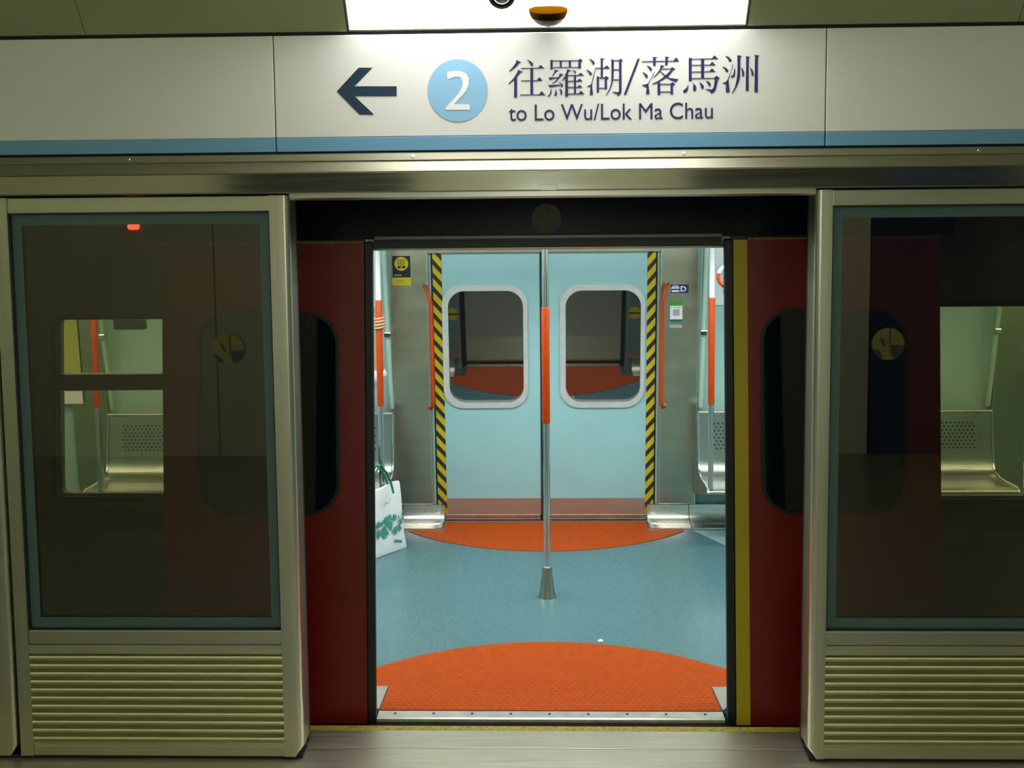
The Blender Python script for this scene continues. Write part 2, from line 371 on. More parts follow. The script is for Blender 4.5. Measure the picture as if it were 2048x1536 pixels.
GLYPHS = [[[-1048,25464,-949,25417,-881,25386,-965,25350,-1074,25215,-1290,25067,-1313,25075,-1158,25247,-1072,25366],[-998,25131,-921,25093,-814,25054,-914,25032,-969,24957,-1108,24793,-1325,24637,-1340,24652,-1154,24839,-1029,25034],[-1135,24884,-1034,24883,-1040,24179,-1142,24180],[-696,25482,-566,25420,-475,25343,-476,25253,-514,25231,-560,25284,-612,25390],[-568,25171,-473,25170,-480,24263,-576,24264],[-898,25187,-93,25191,-93,25169,-898,25164],[-311,25171,-231,25262,-203,25279,-176,25261,-97,25169],[-894,24759,-158,24762,-158,24739,-894,24736],[-365,24742,-284,24840,-257,24858,-229,24839,-150,24739],[-936,24275,-61,24273,-61,24251,-937,24252],[-287,24253,-206,24362,-179,24380,-151,24362,-72,24251]],
[[130,25448,211,25447,209,25131,128,25132],[459,25421,528,25420,526,25187,458,25188],[772,25417,849,25416,848,25187,771,25188],[1101,25450,1192,25449,1191,25148,1100,25149],[1101,25428,1170,25480,1253,25403,1192,25351,1116,25352],[199,25429,1116,25427,1116,25404,199,25406],[198,25201,1115,25196,1115,25177,197,25181],[274,25115,419,25075,334,25046,226,24912,173,24882,273,25047],[58,24850,211,24848,394,24857,387,24827,226,24806,111,24755],[456,24984,586,24945,502,24893,348,24714,202,24632,186,24648,333,24759,425,24894],[48,24604,117,24588,462,24602,462,24569,316,24545,101,24513],[409,24705,531,24621,569,24567,538,24515,492,24531,485,24606],[170,24459,154,24293,84,24195,15,24196,100,24278,144,24459],[300,24457,353,24313,345,24222,253,24223,292,24314],[438,24486,530,24394,537,24273,483,24266,468,24364],[710,25124,847,25077,778,25055,716,24936,624,24801,532,24719,524,24734,640,24906,694,25041],[645,24974,739,24973,736,24187,641,24188],[885,25122,1023,25037,1023,24992,992,24970,962,25038],[946,24910,1018,24909,1015,24282,943,24283],[732,24924,1275,24928,1274,24905,731,24901],[1068,24908,1148,24980,1175,24997,1203,24979,1282,24905],[731,24723,1228,24732,1228,24709,730,24701],[1040,24712,1120,24776,1147,24794,1175,24776,1236,24709],[730,24515,1227,24517,1227,24495,729,24492],[1036,24497,1116,24565,1143,24583,1171,24564,1235,24495],[728,24289,1295,24290,1295,24267,728,24267],[1081,24270,1161,24360,1188,24378,1216,24360,1295,24267]],
[[1469,25475,1579,25431,1672,25347,1655,25280,1612,25272,1562,25365],[1366,25116,1484,25056,1572,24971,1560,24913,1509,24900,1459,24998],[1697,25179,1712,25162,1576,24611,1593,24359,1604,24308,1601,24232,1499,24234,1499,24326,1525,24494,1389,24538,1517,24578,1551,24628,1645,24979],[1876,25478,1952,25477,1950,24824,1874,24825],[1859,25486,2020,25467,1952,25435,1875,25444],[1738,24860,1815,24859,1813,24314,1737,24315],[1993,24832,2069,24873,2163,24804,2095,24763,2010,24765],[2013,24823,2091,24822,2091,24420,2012,24421],[2240,25456,2333,25413,2324,24836,2281,24602,2196,24385,2060,24202,2043,24210,2170,24419,2239,24636,2248,24937],[2511,25427,2596,25426,2595,24371,2510,24372],[2511,25427,2570,25460,2646,25392,2587,25343],[2510,24381,2595,24380,2586,24287,2518,24204,2450,24205,2434,24256,2281,24325,2306,24336,2468,24311,2510,24347],[1697,25161,2180,25154,2180,25131,1697,25137],[1968,25134,2056,25213,2087,25232,2117,25212,2189,25131],[1806,24825,2027,24822,2027,24797,1806,24800],[1805,24476,2026,24473,2026,24451,1805,24454],[2325,25414,2528,25411,2528,25386,2324,25389],[2316,25103,2519,25100,2519,25075,2316,25078],[2290,24757,2519,24754,2519,24729,2290,24732]],
[[3146,25452,3230,25451,2756,24226,2671,24228]],
[[3670,25512,3856,25485,3780,25461,3772,25202,3687,25203,3687,25470],[4092,25515,4261,25487,4194,25455,4186,25221,4102,25223,4109,25464],[3459,25223,3569,25179,3654,25103,3637,25036,3595,25024,3544,25113],[3315,24999,3434,24939,3510,24862,3493,24791,3451,24785,3400,24872],[3725,24994,3742,24982,3528,24586,3562,24284,3562,24242,3452,24235,3443,24319,3477,24452,3299,24547,3451,24578,3511,24603,3612,24769],[3941,25225,4076,25198,4009,25140,3925,24991,3714,24793,3705,24805,3857,24983,3933,25116],[4296,25111,4347,25153,4457,25076,4381,25043,4230,24853,4044,24730,3790,24599,3655,24567,3655,24584,3858,24682,4094,24847,4297,25045],[3933,24996,3962,25002,4128,24863,4264,24777,4568,24732,4509,24682,4493,24632,4315,24701,4111,24813],[3841,24632,3934,24631,3935,24212,3842,24213],[4281,24585,4366,24629,4451,24566,4383,24516,4290,24518],[4290,24576,4379,24575,4381,24223,4291,24224],[3290,25363,4574,25367,4574,25342,3290,25338],[4363,25345,4451,25448,4481,25468,4511,25447,4583,25342],[3958,25105,4322,25100,4322,25078,3958,25083],[3926,24585,4307,24580,4307,24555,3926,24560],[3926,24322,4299,24317,4299,24292,3926,24297]],
[[4918,25455,5020,25453,5024,24664,4922,24666],[5340,25419,5450,25418,5454,24757,5344,24758],[5795,24775,5886,24834,5993,24750,5925,24698,5874,24443,5829,24307,5723,24233,5685,24241,5677,24294,5494,24375,5524,24384,5722,24362,5782,24444,5819,24699],[4907,24545,4900,24379,4847,24290,4764,24260,4726,24291,4733,24344,4839,24425],[5059,24619,5174,24482,5182,24376,5144,24316,5083,24324,5068,24407,5082,24498],[5287,24638,5425,24524,5448,24433,5403,24388,5357,24404,5326,24525],[5507,24673,5629,24626,5683,24550,5668,24483,5630,24468,5592,24536],[5009,25424,5920,25430,5920,25408,5009,25402],[5700,25411,5778,25508,5805,25525,5833,25507,5912,25408],[5010,25214,5838,25218,5838,25196,5010,25192],[5622,25199,5701,25291,5728,25309,5755,25291,5835,25196],[5011,24984,5832,24996,5832,24973,5012,24962],[5616,24976,5695,25066,5722,25084,5749,25065,5829,24974],[5013,24763,5826,24763,5826,24740,5013,24740]],
[[6169,25513,6291,25474,6390,25375,6383,25315,6315,25301,6269,25399],[6066,25154,6203,25100,6287,25016,6272,24964,6219,24942,6165,25040],[6429,25225,6445,25217,6290,24693,6330,24346,6323,24264,6202,24265,6201,24363,6207,24529,6078,24583,6191,24619,6259,24694,6371,24993],[6499,25089,6518,25081,6515,24901,6494,24796,6433,24759,6380,24782,6380,24820,6448,24857],[6578,25523,6745,25498,6692,25461,6691,24823,6647,24628,6558,24419,6422,24232,6407,24240,6519,24449,6578,24720,6598,24960,6594,25462],[6718,25116,6795,25032,6829,24912,6820,24814,6759,24807,6758,24928],[6881,25489,7033,25457,6980,25427,6984,24308,6885,24309,6897,25428],[7021,25119,7106,25028,7152,24907,7138,24825,7085,24826,7076,24938],[7169,25530,7358,25497,7290,25468,7300,24251,7189,24253,7197,25469]]]
for g in GLYPHS:
    b = MB()
    for k, q in enumerate(g): b.prism(mm(q), SY-.0006-.00002*k, SY)
    b.build('character', 'navy', sg)
text('to Lo Wu/Lok Ma Chau', -.1335, 2.3375, .0805, SY, 'destination_word', 'navy', sg, .7095, None, .0003, 0.)

t = thing('header_beam', (0, 0, 2.09), 'brushed steel header beam under the blue stripe, across the doorway', 'beam')
MB().extrude_x([(.02, 2.234), (-.006, 2.232), (-.013, 2.228), (-.023, 2.2055)], -6, 6, False).build('upper_strip', 'trim', t)
MB().extrude_x([(-.023, 2.2055), (-.018, 2.204), (-.020, 2.2015), (-.039, 2.166), (-.036, 2.162)], -6, 6, False).build('lower_strip', 'trim', t)
MB().extrude_x([(-.036, 2.162), (-.034, 2.160), (-.034, 2.097), (-.030, 2.092), (.16, 2.092), (.16, 2.16)], -6, 6).build('face', 'header', t)
MB().extrude_x([(.0, 2.092), (.0, 2.076), (.010, 2.070), (.15, 2.070), (.15, 2.092)], -.915, .938).build('lip', 'steel', t)
for x in (-2.44, -1.48, -.471, .476, 1.493, 2.45):
    s_ = MB().lathe((0, 0, 0), [(.0, .003), (.006, .003), (.0085, .0)], 16).xf(basis((x, -.0165, 2.217), (0, -.9, .42))).build('screw', 'alu', t)
pl = MB().bbox(-.026, .034, -.0365, -.034, 2.094, 2.115, .001).build('maker_plate', 'header', t)
pl['label'] = 'small oval grey plate'

# ================================================================== PLATFORM SCREEN DOORS
def screen(g0, g1, s0, s1, edge, label, sticker=None):
    """g0..g1 glass, s0..s1 outer limits, edge = side with the rounded jamb"""
    t = thing('platform_screen_panel', ((g0+g1)/2, .03, 0), label, 'screen door')
    r = .022
    def stile(a, c, rounded):
        prof = [(a, 0), (c, 0), (c, .10), (a, .10)]
        if rounded > 0: prof = [(a, 0)] + [(c-r+r*math.sin(i*math.pi/16), r-r*math.cos(i*math.pi/16)) for i in range(9)] + [(c, .10), (a, .10)]
        if rounded < 0: prof = [(a+r-r*math.sin(i*math.pi/16), r-r*math.cos(i*math.pi/16)) for i in range(8, -1, -1)] + [(c, 0), (c, .10), (a, .10)]
        b = MB(); lv = [(.012, .03), (.050, 0.), (2.087, 0.)]
        rings = []
        for z, ins in lv:
            rings.append([(min(max(x, a+(ins if rounded < 0 else 0)), c-(ins if rounded > 0 else 0)), y, z) for x, y in prof])
        b.loft(rings).build('stile', 'steel_v', t)
    stile(s0, g0-.002, -1 if edge < 0 else 0); stile(g1+.002, s1, 1 if edge > 0 else 0)
    MB().bbox(g0-.002, g1+.002, .002, .09, 2.031, 2.087, .003).build('top_rail', 'steel', t)
    MB().bbox(g0-.002, g1+.002, .002, .09, .441, .494, .003).build('middle_rail', 'steel', t)
    MB().bbox(g0-.002, g1+.002, .002, .09, .012, .052, .003).build('base_rail', 'steel', t)
    prof = [(.09, .052), (.09, .439), (.003, .439), (.003, .404)]
    for k in range(11):
        z = .402-.0312*k
        prof += [(.024, z), (.004, z-.007), (.001, z-.012), (.003, z-.017), (.024, z-.019)]
    prof += [(.004, .055), (.004, .052)]
    MB().extrude_x(prof, g0-.002, g1+.002).build('louvre_panel', 'louvre', t)
    b = MB(); b.ring([(g0-.002, .494), (g1+.002, .494), (g1+.002, 2.031), (g0-.002, 2.031)], [(g0+.003, .499), (g1-.003, .499), (g1-.003, 2.026), (g0+.003, 2.026)], .008, .06)
    b.build('gasket', 'rubber', t)
    MB().box(g0+.003, g1-.003, .022, .030, .499, 2.026).build('glass_pane', 'psd_glass', t)
    w_ = .038
    MB().ring([(g0+.003, .499), (g1-.003, .499), (g1-.003, 2.026), (g0+.003, 2.026)], [(g0+w_, .499+w_), (g1-w_, .499+w_), (g1-w_, 2.026-w_), (g0+w_, 2.026-w_)], .0205, .0216).build('enamel_border', 'frit', t)
    ex = s1 if edge > 0 else s0
    b = MB(); b.box(min(ex-.004*edge, ex-.05*edge), max(ex-.004*edge, ex-.05*edge), .10, .135, .02, 2.087); b.build('edge_seal', 'rubber', t)
    if sticker:
        x, z = sticker
        warning(x, z, .0196, t)
    return t
def warning(x, z, y, parent, xf=None, r=.058):
    """round yellow door warning: a black hand reaching between two leaves"""
    b = MB().prism(disc(x, z, r), y-.0005, y)
    if xf: b.xf(xf)
    s_ = b.build('sticker', 'dull_yellow', parent); s_['label'] = 'round yellow warning sticker'
    b = MB(); k = r/.058
    P = lambda pts: [(x+u*k, z+v*k) for u, v in pts]
    b.prism(P([(.004, .056), (.009, .056), (.009, -.010), (.004, -.040)]), y-.0010, y-.0006)
    b.prism(P([(.010, -.004), (.0575, -.004), (.054, -.021), (.044, -.038), (.030, -.0495), (.012, -.044)]), y-.0010, y-.0006)
    b.prism(P([(-.028, .026), (-.016, .018), (-.006, -.012), (-.016, -.008), (-.026, .008)]), y-.0010, y-.0006)
    b.prism(P([(-.0555, -.016), (-.030, -.026), (-.016, -.048), (-.030, -.0495), (-.046, -.036)]), y-.0010, y-.0006)
    if xf: b.xf(xf)
    b.build('pictogram', 'sticker_black', s_)
    return s_
screen(-1.930, -.991, -1.981, -.918, 1, 'steel and glass platform screen panel left of the doorway, red light behind its glass', (-1.156, 1.535))
screen(1.000, 1.939, .940, 1.990, -1, 'steel and glass platform screen panel right of the doorway', (1.206, 1.540))
screen(-3.005, -2.066, -3.056, -1.991, 1, 'neighbouring steel screen panel, only its edge showing at the far left')
struct(MB().box(-6, -.925, .010, .09, .0003, .0115).build('shadow_gap_left', 'dark_gap')); struct(MB().box(.947, 6, .010, .09, .0003, .0115).build('shadow_gap_right', 'dark_gap'))  # dark strips painted in as the shadow gap under the panels
for i, (y0, y1, m_, lb) in enumerate(((-.36, .0855, 'sill_plate', 'wide brushed steel floor plate along the foot of the screen doors'), (.0885, .222, 'sill_plate', 'narrow brushed steel threshold plate between screen doors and platform edge'))):
    tag(MB().bbox(-5.9, 5.9, y0, y1, -.012, 0, .0015).build('threshold_plate', m_), lb, 'threshold')
tag(MB().bbox(-5.9, 5.9, .2225, .260, -.014, -.0005, .001).build('edge_strip', 'dirty_yellow'), 'worn yellow strip along the platform edge in front of the train', 'edge strip')

# ================================================================== CARRIAGE SHELL
WL, WR = (-2.04, -1.20), (1.20, 2.50)
def near_hole(x, z):
    if abs(x) < .742 and -.06 < z < 1.93: return True
    if WL[0] < x < WL[1] and .853 < z < 1.62: return True
    return WR[0] < x < WR[1] and .835 < z < 1.648
struct(MB().holes([-5.5, WL[0], WL[1], -.742, .742, WR[0], WR[1], 5.5], [-.8, -.06, .835, .853, 1.62, 1.648, 1.93, 2.25], near_hole, .05, .115).xf(near).build('wall_near', 'body'))
b = MB().holes([-5.5, WL[0], WL[1], -.742, .742, WR[0], WR[1], 5.5], [ZT+.001, .835, .853, 1.62, 1.648, 1.93, 2.14], near_hole, .116, .125)
struct(b.xf(near).build('wall_near_lining', 'mint_wall'))
struct(MB().box(-5.5, -.72, .042, .0495, .735, .825).box(.72, 5.5, .042, .0495, .735, .825).xf(near).build('trim_3', 'body_dark'))
for k, (a, c, z0, z1, bar) in enumerate(((WL[0], WL[1], .853, 1.62, True), (WR[0], WR[1], .835, 1.648, False))):
    fr = struct(MB().ring(rrect(a, c, z0, z1, .03), rrect(a+.02, c-.02, z0+.02, z1-.02, .025), .046, .12).xf(near).build('window_%d' % (k+1), 'body_dark'))
    MB().ring(rrect(a+.02, c-.02, z0+.02, z1-.02, .025), rrect(a+.024, c-.024, z0+.024, z1-.024, .022), .07, .09).xf(near).build('gasket', 'rubber', fr)
    MB().prism(rrect(a+.021, c-.021, z0+.021, z1-.021, .025), .078, .083).xf(near).build('pane', 'train_glass', fr)
    if bar: MB().box(a+.02, c-.02, .055, .1, 1.307, 1.372).xf(near).build('transom', 'body', fr)
struct(MB().box(-5.5, 5.5, .395, 3.02, -.09, ZT).build('floor_carriage', 'floor_teal'))
struct(MB().box(-5.5, 5.5, .60, 2.90, 2.14, 2.19).build('ceiling_carriage', 'ceiling_white'))
struct(MB().holes([-5.5, -.722, .722, 5.5], [ZT, 1.775, 2.2], lambda x, z: abs(x) < .72 and z < 1.775, -.06, 0).xf(far).build('wall_far', 'mint_wall'))
struct(MB().box(-5.56, -5.5, .3, 3.1, -.09, 2.25).build('wall_carriage_left', 'mint_wall'))
struct(MB().box(5.5, 5.56, .3, 3.1, -.09, 2.25).build('wall_carriage_right', 'mint_wall'))
struct(MB().box(-5.5, 5.5, .36, 3.2, 2.25, 2.3).build('ceiling_roof', 'tunnel'))
for y, lb in ((.92, 'long light strip in the carriage ceiling on the platform side'), (1.80, 'long light strip in the carriage ceiling on the far side')):
    t = thing('carriage_light', (0, y, 2.11), lb, 'light')
    MB().box(-5, 5, y-.10, y+.10, 2.116, 2.138).build('housing', 'ceiling_white', t)
    MB().box(-5, 5, y-.075, y+.075, 2.108, 2.116).build('diffuser', 'e_train', t)

# door header, its rail and bead
t = thing('door_header_panel', (0, .48, 1.89), 'black header panel over the open train door with a round yellow sticker', 'header')
MB().box(-1.62, 1.62, .002, .045, 1.917, 2.24).xf(near).build('panel', 'black', t)
MB().bbox(-.695, .700, -.012, .03, 1.914, 1.932, .004).xf(near).build('drip_rail', 'drip', t)
MB().box(-.698, .700, .004, .030, 1.884, 1.913).xf(near).build('seal', 'rubber', t)
MB().tube([near(-.735, .075, 1.8765), near(.735, .075, 1.8765)], .0075).build('edge_bead', 'trim', t)
MB().box(-.735, .735, .068, .105, 1.884, 1.928).xf(near).build('edge_plate', 'pillar', t)
warning(0, 1.995, .001, t, near, .060)
tl = thing('door_lamp', near(-1.685, .05, 1.978), 'small glowing red lamp on the train side above the left window', 'lamp')
MB().prism(rrect(-1.725, -1.645, 1.958, 1.998, .018), .03, .05).xf(near).build('housing', 'body_dark', tl)
MB().prism(rrect(-1.708, -1.662, 1.966, 1.990, .011), .022, .03).xf(near).build('lens', 'e_red', tl)

# near door leaves, slid open outside the body
def near_leaf(s, label):
    t = thing('train_door_leaf', near(s*1.12, .02, -.03), label, 'train door')
    a, c = (-1.56, -.737) if s < 0 else (.80, 1.56)
    wa, wc = (-1.42, -.840) if s < 0 else (.848, 1.428)
    out = rrect(a, c, -.03, 1.903, .004, 8); inn = rrect(wa, wc, .808, 1.628, .13, 8)
    MB().ring(out, inn, 0, .036).xf(near).build('panel', 'red', t)
    MB().ring(inn, rrect(wa+.014, wc-.014, .822, 1.614, .118, 8), -.003, .03).xf(near).build('gasket', 'rubber', t)
    MB().prism(rrect(wa+.012, wc-.012, .820, 1.616, .119, 8), .008, .014).xf(near).build('window_pane', 'leaf_glass', t)
    MB().box(a, c if s < 0 else c, -.004, .036, 1.9035, 1.911).xf(near).build('top_rail', 'dirty_yellow', t)
    e0, e1 = (-.737, -.701) if s < 0 else (.708, .744)
    MB().bbox(e0, e1, -.005, .022, -.03, 1.908, .007, 3).xf(near).build('edge_rubber', 'rubber', t)
    if s > 0: MB().box(.7445, .7995, -.001, .036, -.03, 1.903).xf(near).build('edge_band', 'yellow', t)
    return t
near_leaf(-1, 'dark red sliding train door leaf open to the left, black rubber edge')
near_leaf(1, 'dark red sliding train door leaf open to the right, with a yellow vertical band')

# sill and the corner plates on the floor
t = thing('door_sill', (0, .36, -.06), 'aluminium door sill with screws at the edge of the orange mat', 'sill')
MB().extrude_x([(.340, -.06), (.332, -.050), (.331, -.022), (.334, -.011), (.340, -.0065), (.346, -.008), (.392, -.006), (.3945, -.012), (.3945, -.06)], -.699, .699).build('plate', 'alu', t)
for x in [-.63+.157*k for k in range(9)]:
    MB().lathe((x, .372, -.0075), [(.006, 0), (.0055, .0022), (.0, .0026)], 10).build('screw', 'dark_gap', t)
for s, lb in ((-1, 'bright metal corner plate at the left end of the door sill'), (1, 'bright metal corner plate at the right end of the door sill')):
    tag(MB().slab([(s*.700, .396), (s*.692, .600), (s*.78, .600), (s*.78, .50), (s*.704, .396)], ZT, ZT+.010).build('corner_plate', 'alu'), lb, 'plate')

# orange mats
def mat_mesh(name, cy, R_, outline, inside, front, label):
    """circular segment of studded rubber"""
    b = MB().slab(outline, ZT+.0003, ZT+.004); z = ZT+.004
    ys = [p[1] for p in outline]; y = min(ys)+.014; row = 0
    while y < max(ys)-.008:
        x = -.96+(.0145 if row % 2 else 0)
        while x < .96:
            lim = cy+front*math.sqrt(max(0, R_*R_-x*x))
            if inside(x, y) and ((front > 0 and y < lim-.014) or (front < 0 and y > lim+.014)):
                u, v_, h = .0105, .0055, .0024
                b.add([(x-u, y-v_, z), (x+u, y-v_, z), (x+u, y+v_, z), (x-u, y+v_, z), (x-u*.6, y-v_*.4, z+h), (x+u*.6, y-v_*.4, z+h), (x+u*.6, y+v_*.4, z+h), (x-u*.6, y+v_*.4, z+h)],
                      [(0, 1, 5, 4), (1, 2, 6, 5), (2, 3, 7, 6), (3, 0, 4, 7), (4, 5, 6, 7)])
            x += .029
        y += .0255; row += 1
    return tag(b.build(name, 'orange_mat'), label, 'floor mat')
def arc(cy, R_, xl, front, n=56): return [(-xl+2*xl*i/n, cy+front*math.sqrt(R_*R_-(-xl+2*xl*i/n)**2)) for i in range(n+1)]
mat_mesh('door_mat', -.135, 1.21, arc(-.135, 1.21, .905, 1)+[(.788, .664), (.786, .606), (.690, .606), (.697, .400), (-.697, .400), (-.690, .606), (-.786, .606), (-.788, .664)], lambda x, y: abs(x) < .675 or (y > .625 and abs(x) < .77) or y > .68, 1, 'orange studded floor mat with curved edge at the near door')
mat_mesh('door_mat', 3.585, 1.192, arc(3.585, 1.192, .885, -1)+[(.885, 2.818), (.664, 2.818), (.660, 2.984), (-.660, 2.984), (-.664, 2.818), (-.885, 2.818)], lambda x, y: abs(x) < .64 or y < 2.80, -1, 'orange studded floor mat with curved edge at the closed far doors')
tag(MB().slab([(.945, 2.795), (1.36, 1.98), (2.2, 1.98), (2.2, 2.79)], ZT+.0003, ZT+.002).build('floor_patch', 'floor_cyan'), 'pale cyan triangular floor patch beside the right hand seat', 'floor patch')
tag(MB().lathe((.247, 1.087, ZT+.0004), [(.012, 0), (.014, .004), (.006, .009), (.0, .010)], 9).build('paper_scrap', 'paper'), 'tiny white scrap of litter on the teal floor', 'litter')

# ================================================================== FAR DOORS
def far_leaf(s, label):
    a, c = (-.712, -.0275) if s < 0 else (-.0105, .712)
    t = thing('train_door_leaf', far((a+c)/2, 0, ZT), label, 'train door')
    h0, h1 = (-.711, -.652) if s < 0 else (.657, .712)
    w_ = (-.655, -.107, .762, 1.570, .125) if s < 0 else (.101, .643, .762, 1.568, .125)
    g_ = (-.617, -.135, .798, 1.532, .105) if s < 0 else (.137, .618, .798, 1.530, .105)
    hole = rrect(g_[0]-.012, g_[1]+.012, g_[2]-.012, g_[3]+.012, .113, 8)
    MB().ring(rrect(a, c, .147, 1.79, .003, 8), hole, -.034, 0).xf(far).build('panel', 'mint', t)
    MB().box(a+(0 if s > 0 else .0), c, -.034, .0004, .036, .1468).xf(far).build('kick_plate', 'kick', t)
    st = MB().bbox(a+.004, c-.004, -.034, .004, ZT+.012, .0355, .003).xf(far).build('bottom_rail', 'alu', t)
    MB().box(h0, h1, .0003, .0022, .022, 1.79).xf(far).build('hazard_stripe', hazard('hazard_stripes', 1 if s < 0 else -1), t)
    fr = MB().ring(rrect(*w_, 8), rrect(*g_, 8), -.03, .012).xf(far).build('window_frame', 'frame', t)
    x0, x1, z0, z1 = (w_[0]+g_[0])/2, (w_[1]+g_[1])/2, (w_[2]+g_[2])/2, (w_[3]+g_[3])/2
    for k in range(4):
        x = x0+.12+(x1-x0-.24)*k/3
        for z in (z0, z1): MB().lathe((0, 0, 0), [(.0052, 0), (.0045, .0018), (0, .0024)], 10).xf(basis(far(x, .012, z), (0, -1, -.08))).build('screw', 'frame', fr)
    for k in range(5):
        z = z0+.12+(z1-z0-.24)*k/4
        for x in (x0, x1): MB().lathe((0, 0, 0), [(.0052, 0), (.0045, .0018), (0, .0024)], 10).xf(basis(far(x, .012, z), (0, -1, -.08))).build('screw', 'frame', fr)
    MB().prism(rrect(g_[0]-.004, g_[1]+.004, g_[2]-.004, g_[3]+.004, .109, 8), 0, .006).xf(lambda x, d, z: far(x, d-.026+.030*(z-.80)/.73, z)).build('window_pane', 'pane_dark', t)
    e0, e1 = (-.0275, -.0195) if s < 0 else (-.0185, -.0105)
    MB().bbox(e0, e1, -.036, .006, .0, 1.79, .002).xf(far).build('edge_rubber', 'rubber', t)
    return t
far_leaf(-1, 'closed mint green train door leaf with hazard tape on its left edge')
far_leaf(1, 'closed mint green train door leaf with hazard tape on its right edge')
struct(MB().box(-.722, .722, -.07, -.04, ZT, 1.8).xf(far).build('wall_far_door_backing', 'dark_gap'))
struct(MB().box(-.715, .715, -.03, .012, ZT-.02, ZT+.006).xf(far).build('trim_4', 'alu'))
struct(MB().box(-.735, .735, .001, .036, 1.778, 2.15).xf(far).build('trim_5', 'pillar'))

def plinth(x0, x1, label, e0=0., e1=0., side=far, m_='plinth'):
    b = MB(); prof = [(.012, .112), (.040, .112), (.046, .075), (.056, .045), (.072, .024), (.100, .011), (.108, .006), (.112, .012), (.130, .016), (.165, .009), (.188, -.002), (.190, ZT+.0005), (.012, ZT+.0005)]
    st = [(x0, 1.), (x1, 1.)]
    if e0: st = [(x0-e0, .72), (x0-e0*.85, .86), (x0-e0*.5, .95)] + st
    if e1: st = st + [(x1+e1*.5, .95), (x1+e1*.85, .86), (x1+e1, .72)]
    r = [[side(x, .012+(d-.012)*k, z) for d, z in prof] for x, k in st]
    b.loft(r, True, True, True)
    return tag(b.build('plinth', m_), label, 'plinth')
plinth(-.937, -.720, 'shiny curved steel plinth at the floor left of the far doors', 0, .052)
plinth(.720, .937, 'shiny curved steel plinth at the floor right of the far doors', .052, 0)
nr = lambda x, d, z: near(x, .125+d, z)
plinth(-1.0, -.80, 'steel plinth inside the near doorway, mirrored in the left far window', 0, .0, nr, 'pillar')
plinth(.80, 1.0, 'steel plinth inside the near doorway, mirrored in the right far window', 0, 0, nr, 'pillar')
plinth(-2.83, -.941, 'shiny steel plinth under the left seat')
plinth(.941, 2.83, 'shiny steel plinth under the right seat')
def pillar(x0, x1, label, side=far):
    t = thing('pillar_panel', side((x0+x1)/2, 0, .113), label, 'pillar panel')
    MB().bbox(x0, x1, .0005, .034, .113, 2.14, .006, 3).xf(side).build('panel', 'pillar', t)
    for x in (x0+.004, x1-.012): MB().box(x, x+.008, .0342, .0395, .113, 2.14).xf(side).build('edge_moulding', 'alu', t)
    return t
pillar(-.985, -.735, 'brushed steel pillar panel left of the far doors, black and yellow sticker on it')
pillar(.735, .985, 'brushed steel pillar panel right of the far doors, two small stickers on it')
pillar(-3.10, -2.86, 'brushed steel pillar panel beyond the left seat, seen through the screen glass')
pillar(2.86, 3.10, 'brushed steel pillar panel beyond the right seat, seen through the screen glass')

pillar(-1.0, -.745, 'steel pillar panel inside the near doorway, mirrored in the left far window', nr)
pillar(.745, 1.0, 'steel pillar panel inside the near doorway, mirrored in the right far window', nr)

# grab rails beside the far doors
for s, lb in ((-1, 'orange vertical grab rail left of the far doors'), (1, 'orange vertical grab rail right of the far doors')):
    xo, xi = (.760, .716) if s < 0 else (.780, .742)
    t = thing('grab_rail', far(s*.73, .06, .77), lb, 'grab rail', None)
    path = [far(s*xo, .045, 1.572), far(s*(xo-.012), .075, 1.562), far(s*(xi+.016), .10, 1.515), far(s*xi, .105, 1.47), far(s*xi, .105, .83), far(s*(xi+.004), .102, .795), far(s*(xi+.016), .085, .779), far(s*(xi+.026), .045, .776)]
    MB().tube(path, .0125, 14).build('bar', 'orange', t)
    for p in ((xo, 1.572), (xi+.026, .776)):
        MB().lathe((0, 0, 0), [(.016, 0), (.016, .006), (.0125, .010)], 18).xf(basis(far(s*p[0], .0345, p[1]), (0, -1, -.08))).build('flange', 'alu', t)

# notices on the pillars
t = thing('door_notice', far(-.906, .036, 1.57), 'black notice with yellow round symbol and yellow bar on the left pillar', 'notice')
D = .0352
MB().prism(rrect(-.962, -.848, 1.625, 1.762, .003), D, D+.001).xf(far).build('backing', 'sticker_black', t)
MB().prism(rrect(-.966, -.846, 1.574, 1.6235, .003), D, D+.001).xf(far).build('bar', 'sticker_yellow', t)
sy = MB().prism(disc(-.9045, 1.712, .044), D+.0012, D+.0018).xf(far).build('symbol', 'sticker_yellow', t)
b = MB()
for x0, x1, z0, z1 in ((-.930, -.909, 1.683, 1.697), (-.901, -.880, 1.683, 1.697), (-.932, -.878, 1.734, 1.738), (-.926, -.922, 1.697, 1.730), (-.912, -.908, 1.697, 1.730), (-.902, -.898, 1.697, 1.730), (-.888, -.884, 1.697, 1.730)):
    b.box(x0, x1, D+.0020, D+.0024, z0, z1)
b.xf(far).build('pictogram', 'sticker_black', sy)
b = MB(); b.box(-.952, -.905, D+.0012, D+.0016, 1.636, 1.643); b.xf(far).build('print', 'sign_grey', t)
b = MB(); b.box(-.945, -.895, D+.0012, D+.0016, 1.604, 1.607).box(-.945, -.885, D+.0012, D+.0016, 1.590, 1.592); b.xf(far).build('print', 'body_dark', t)

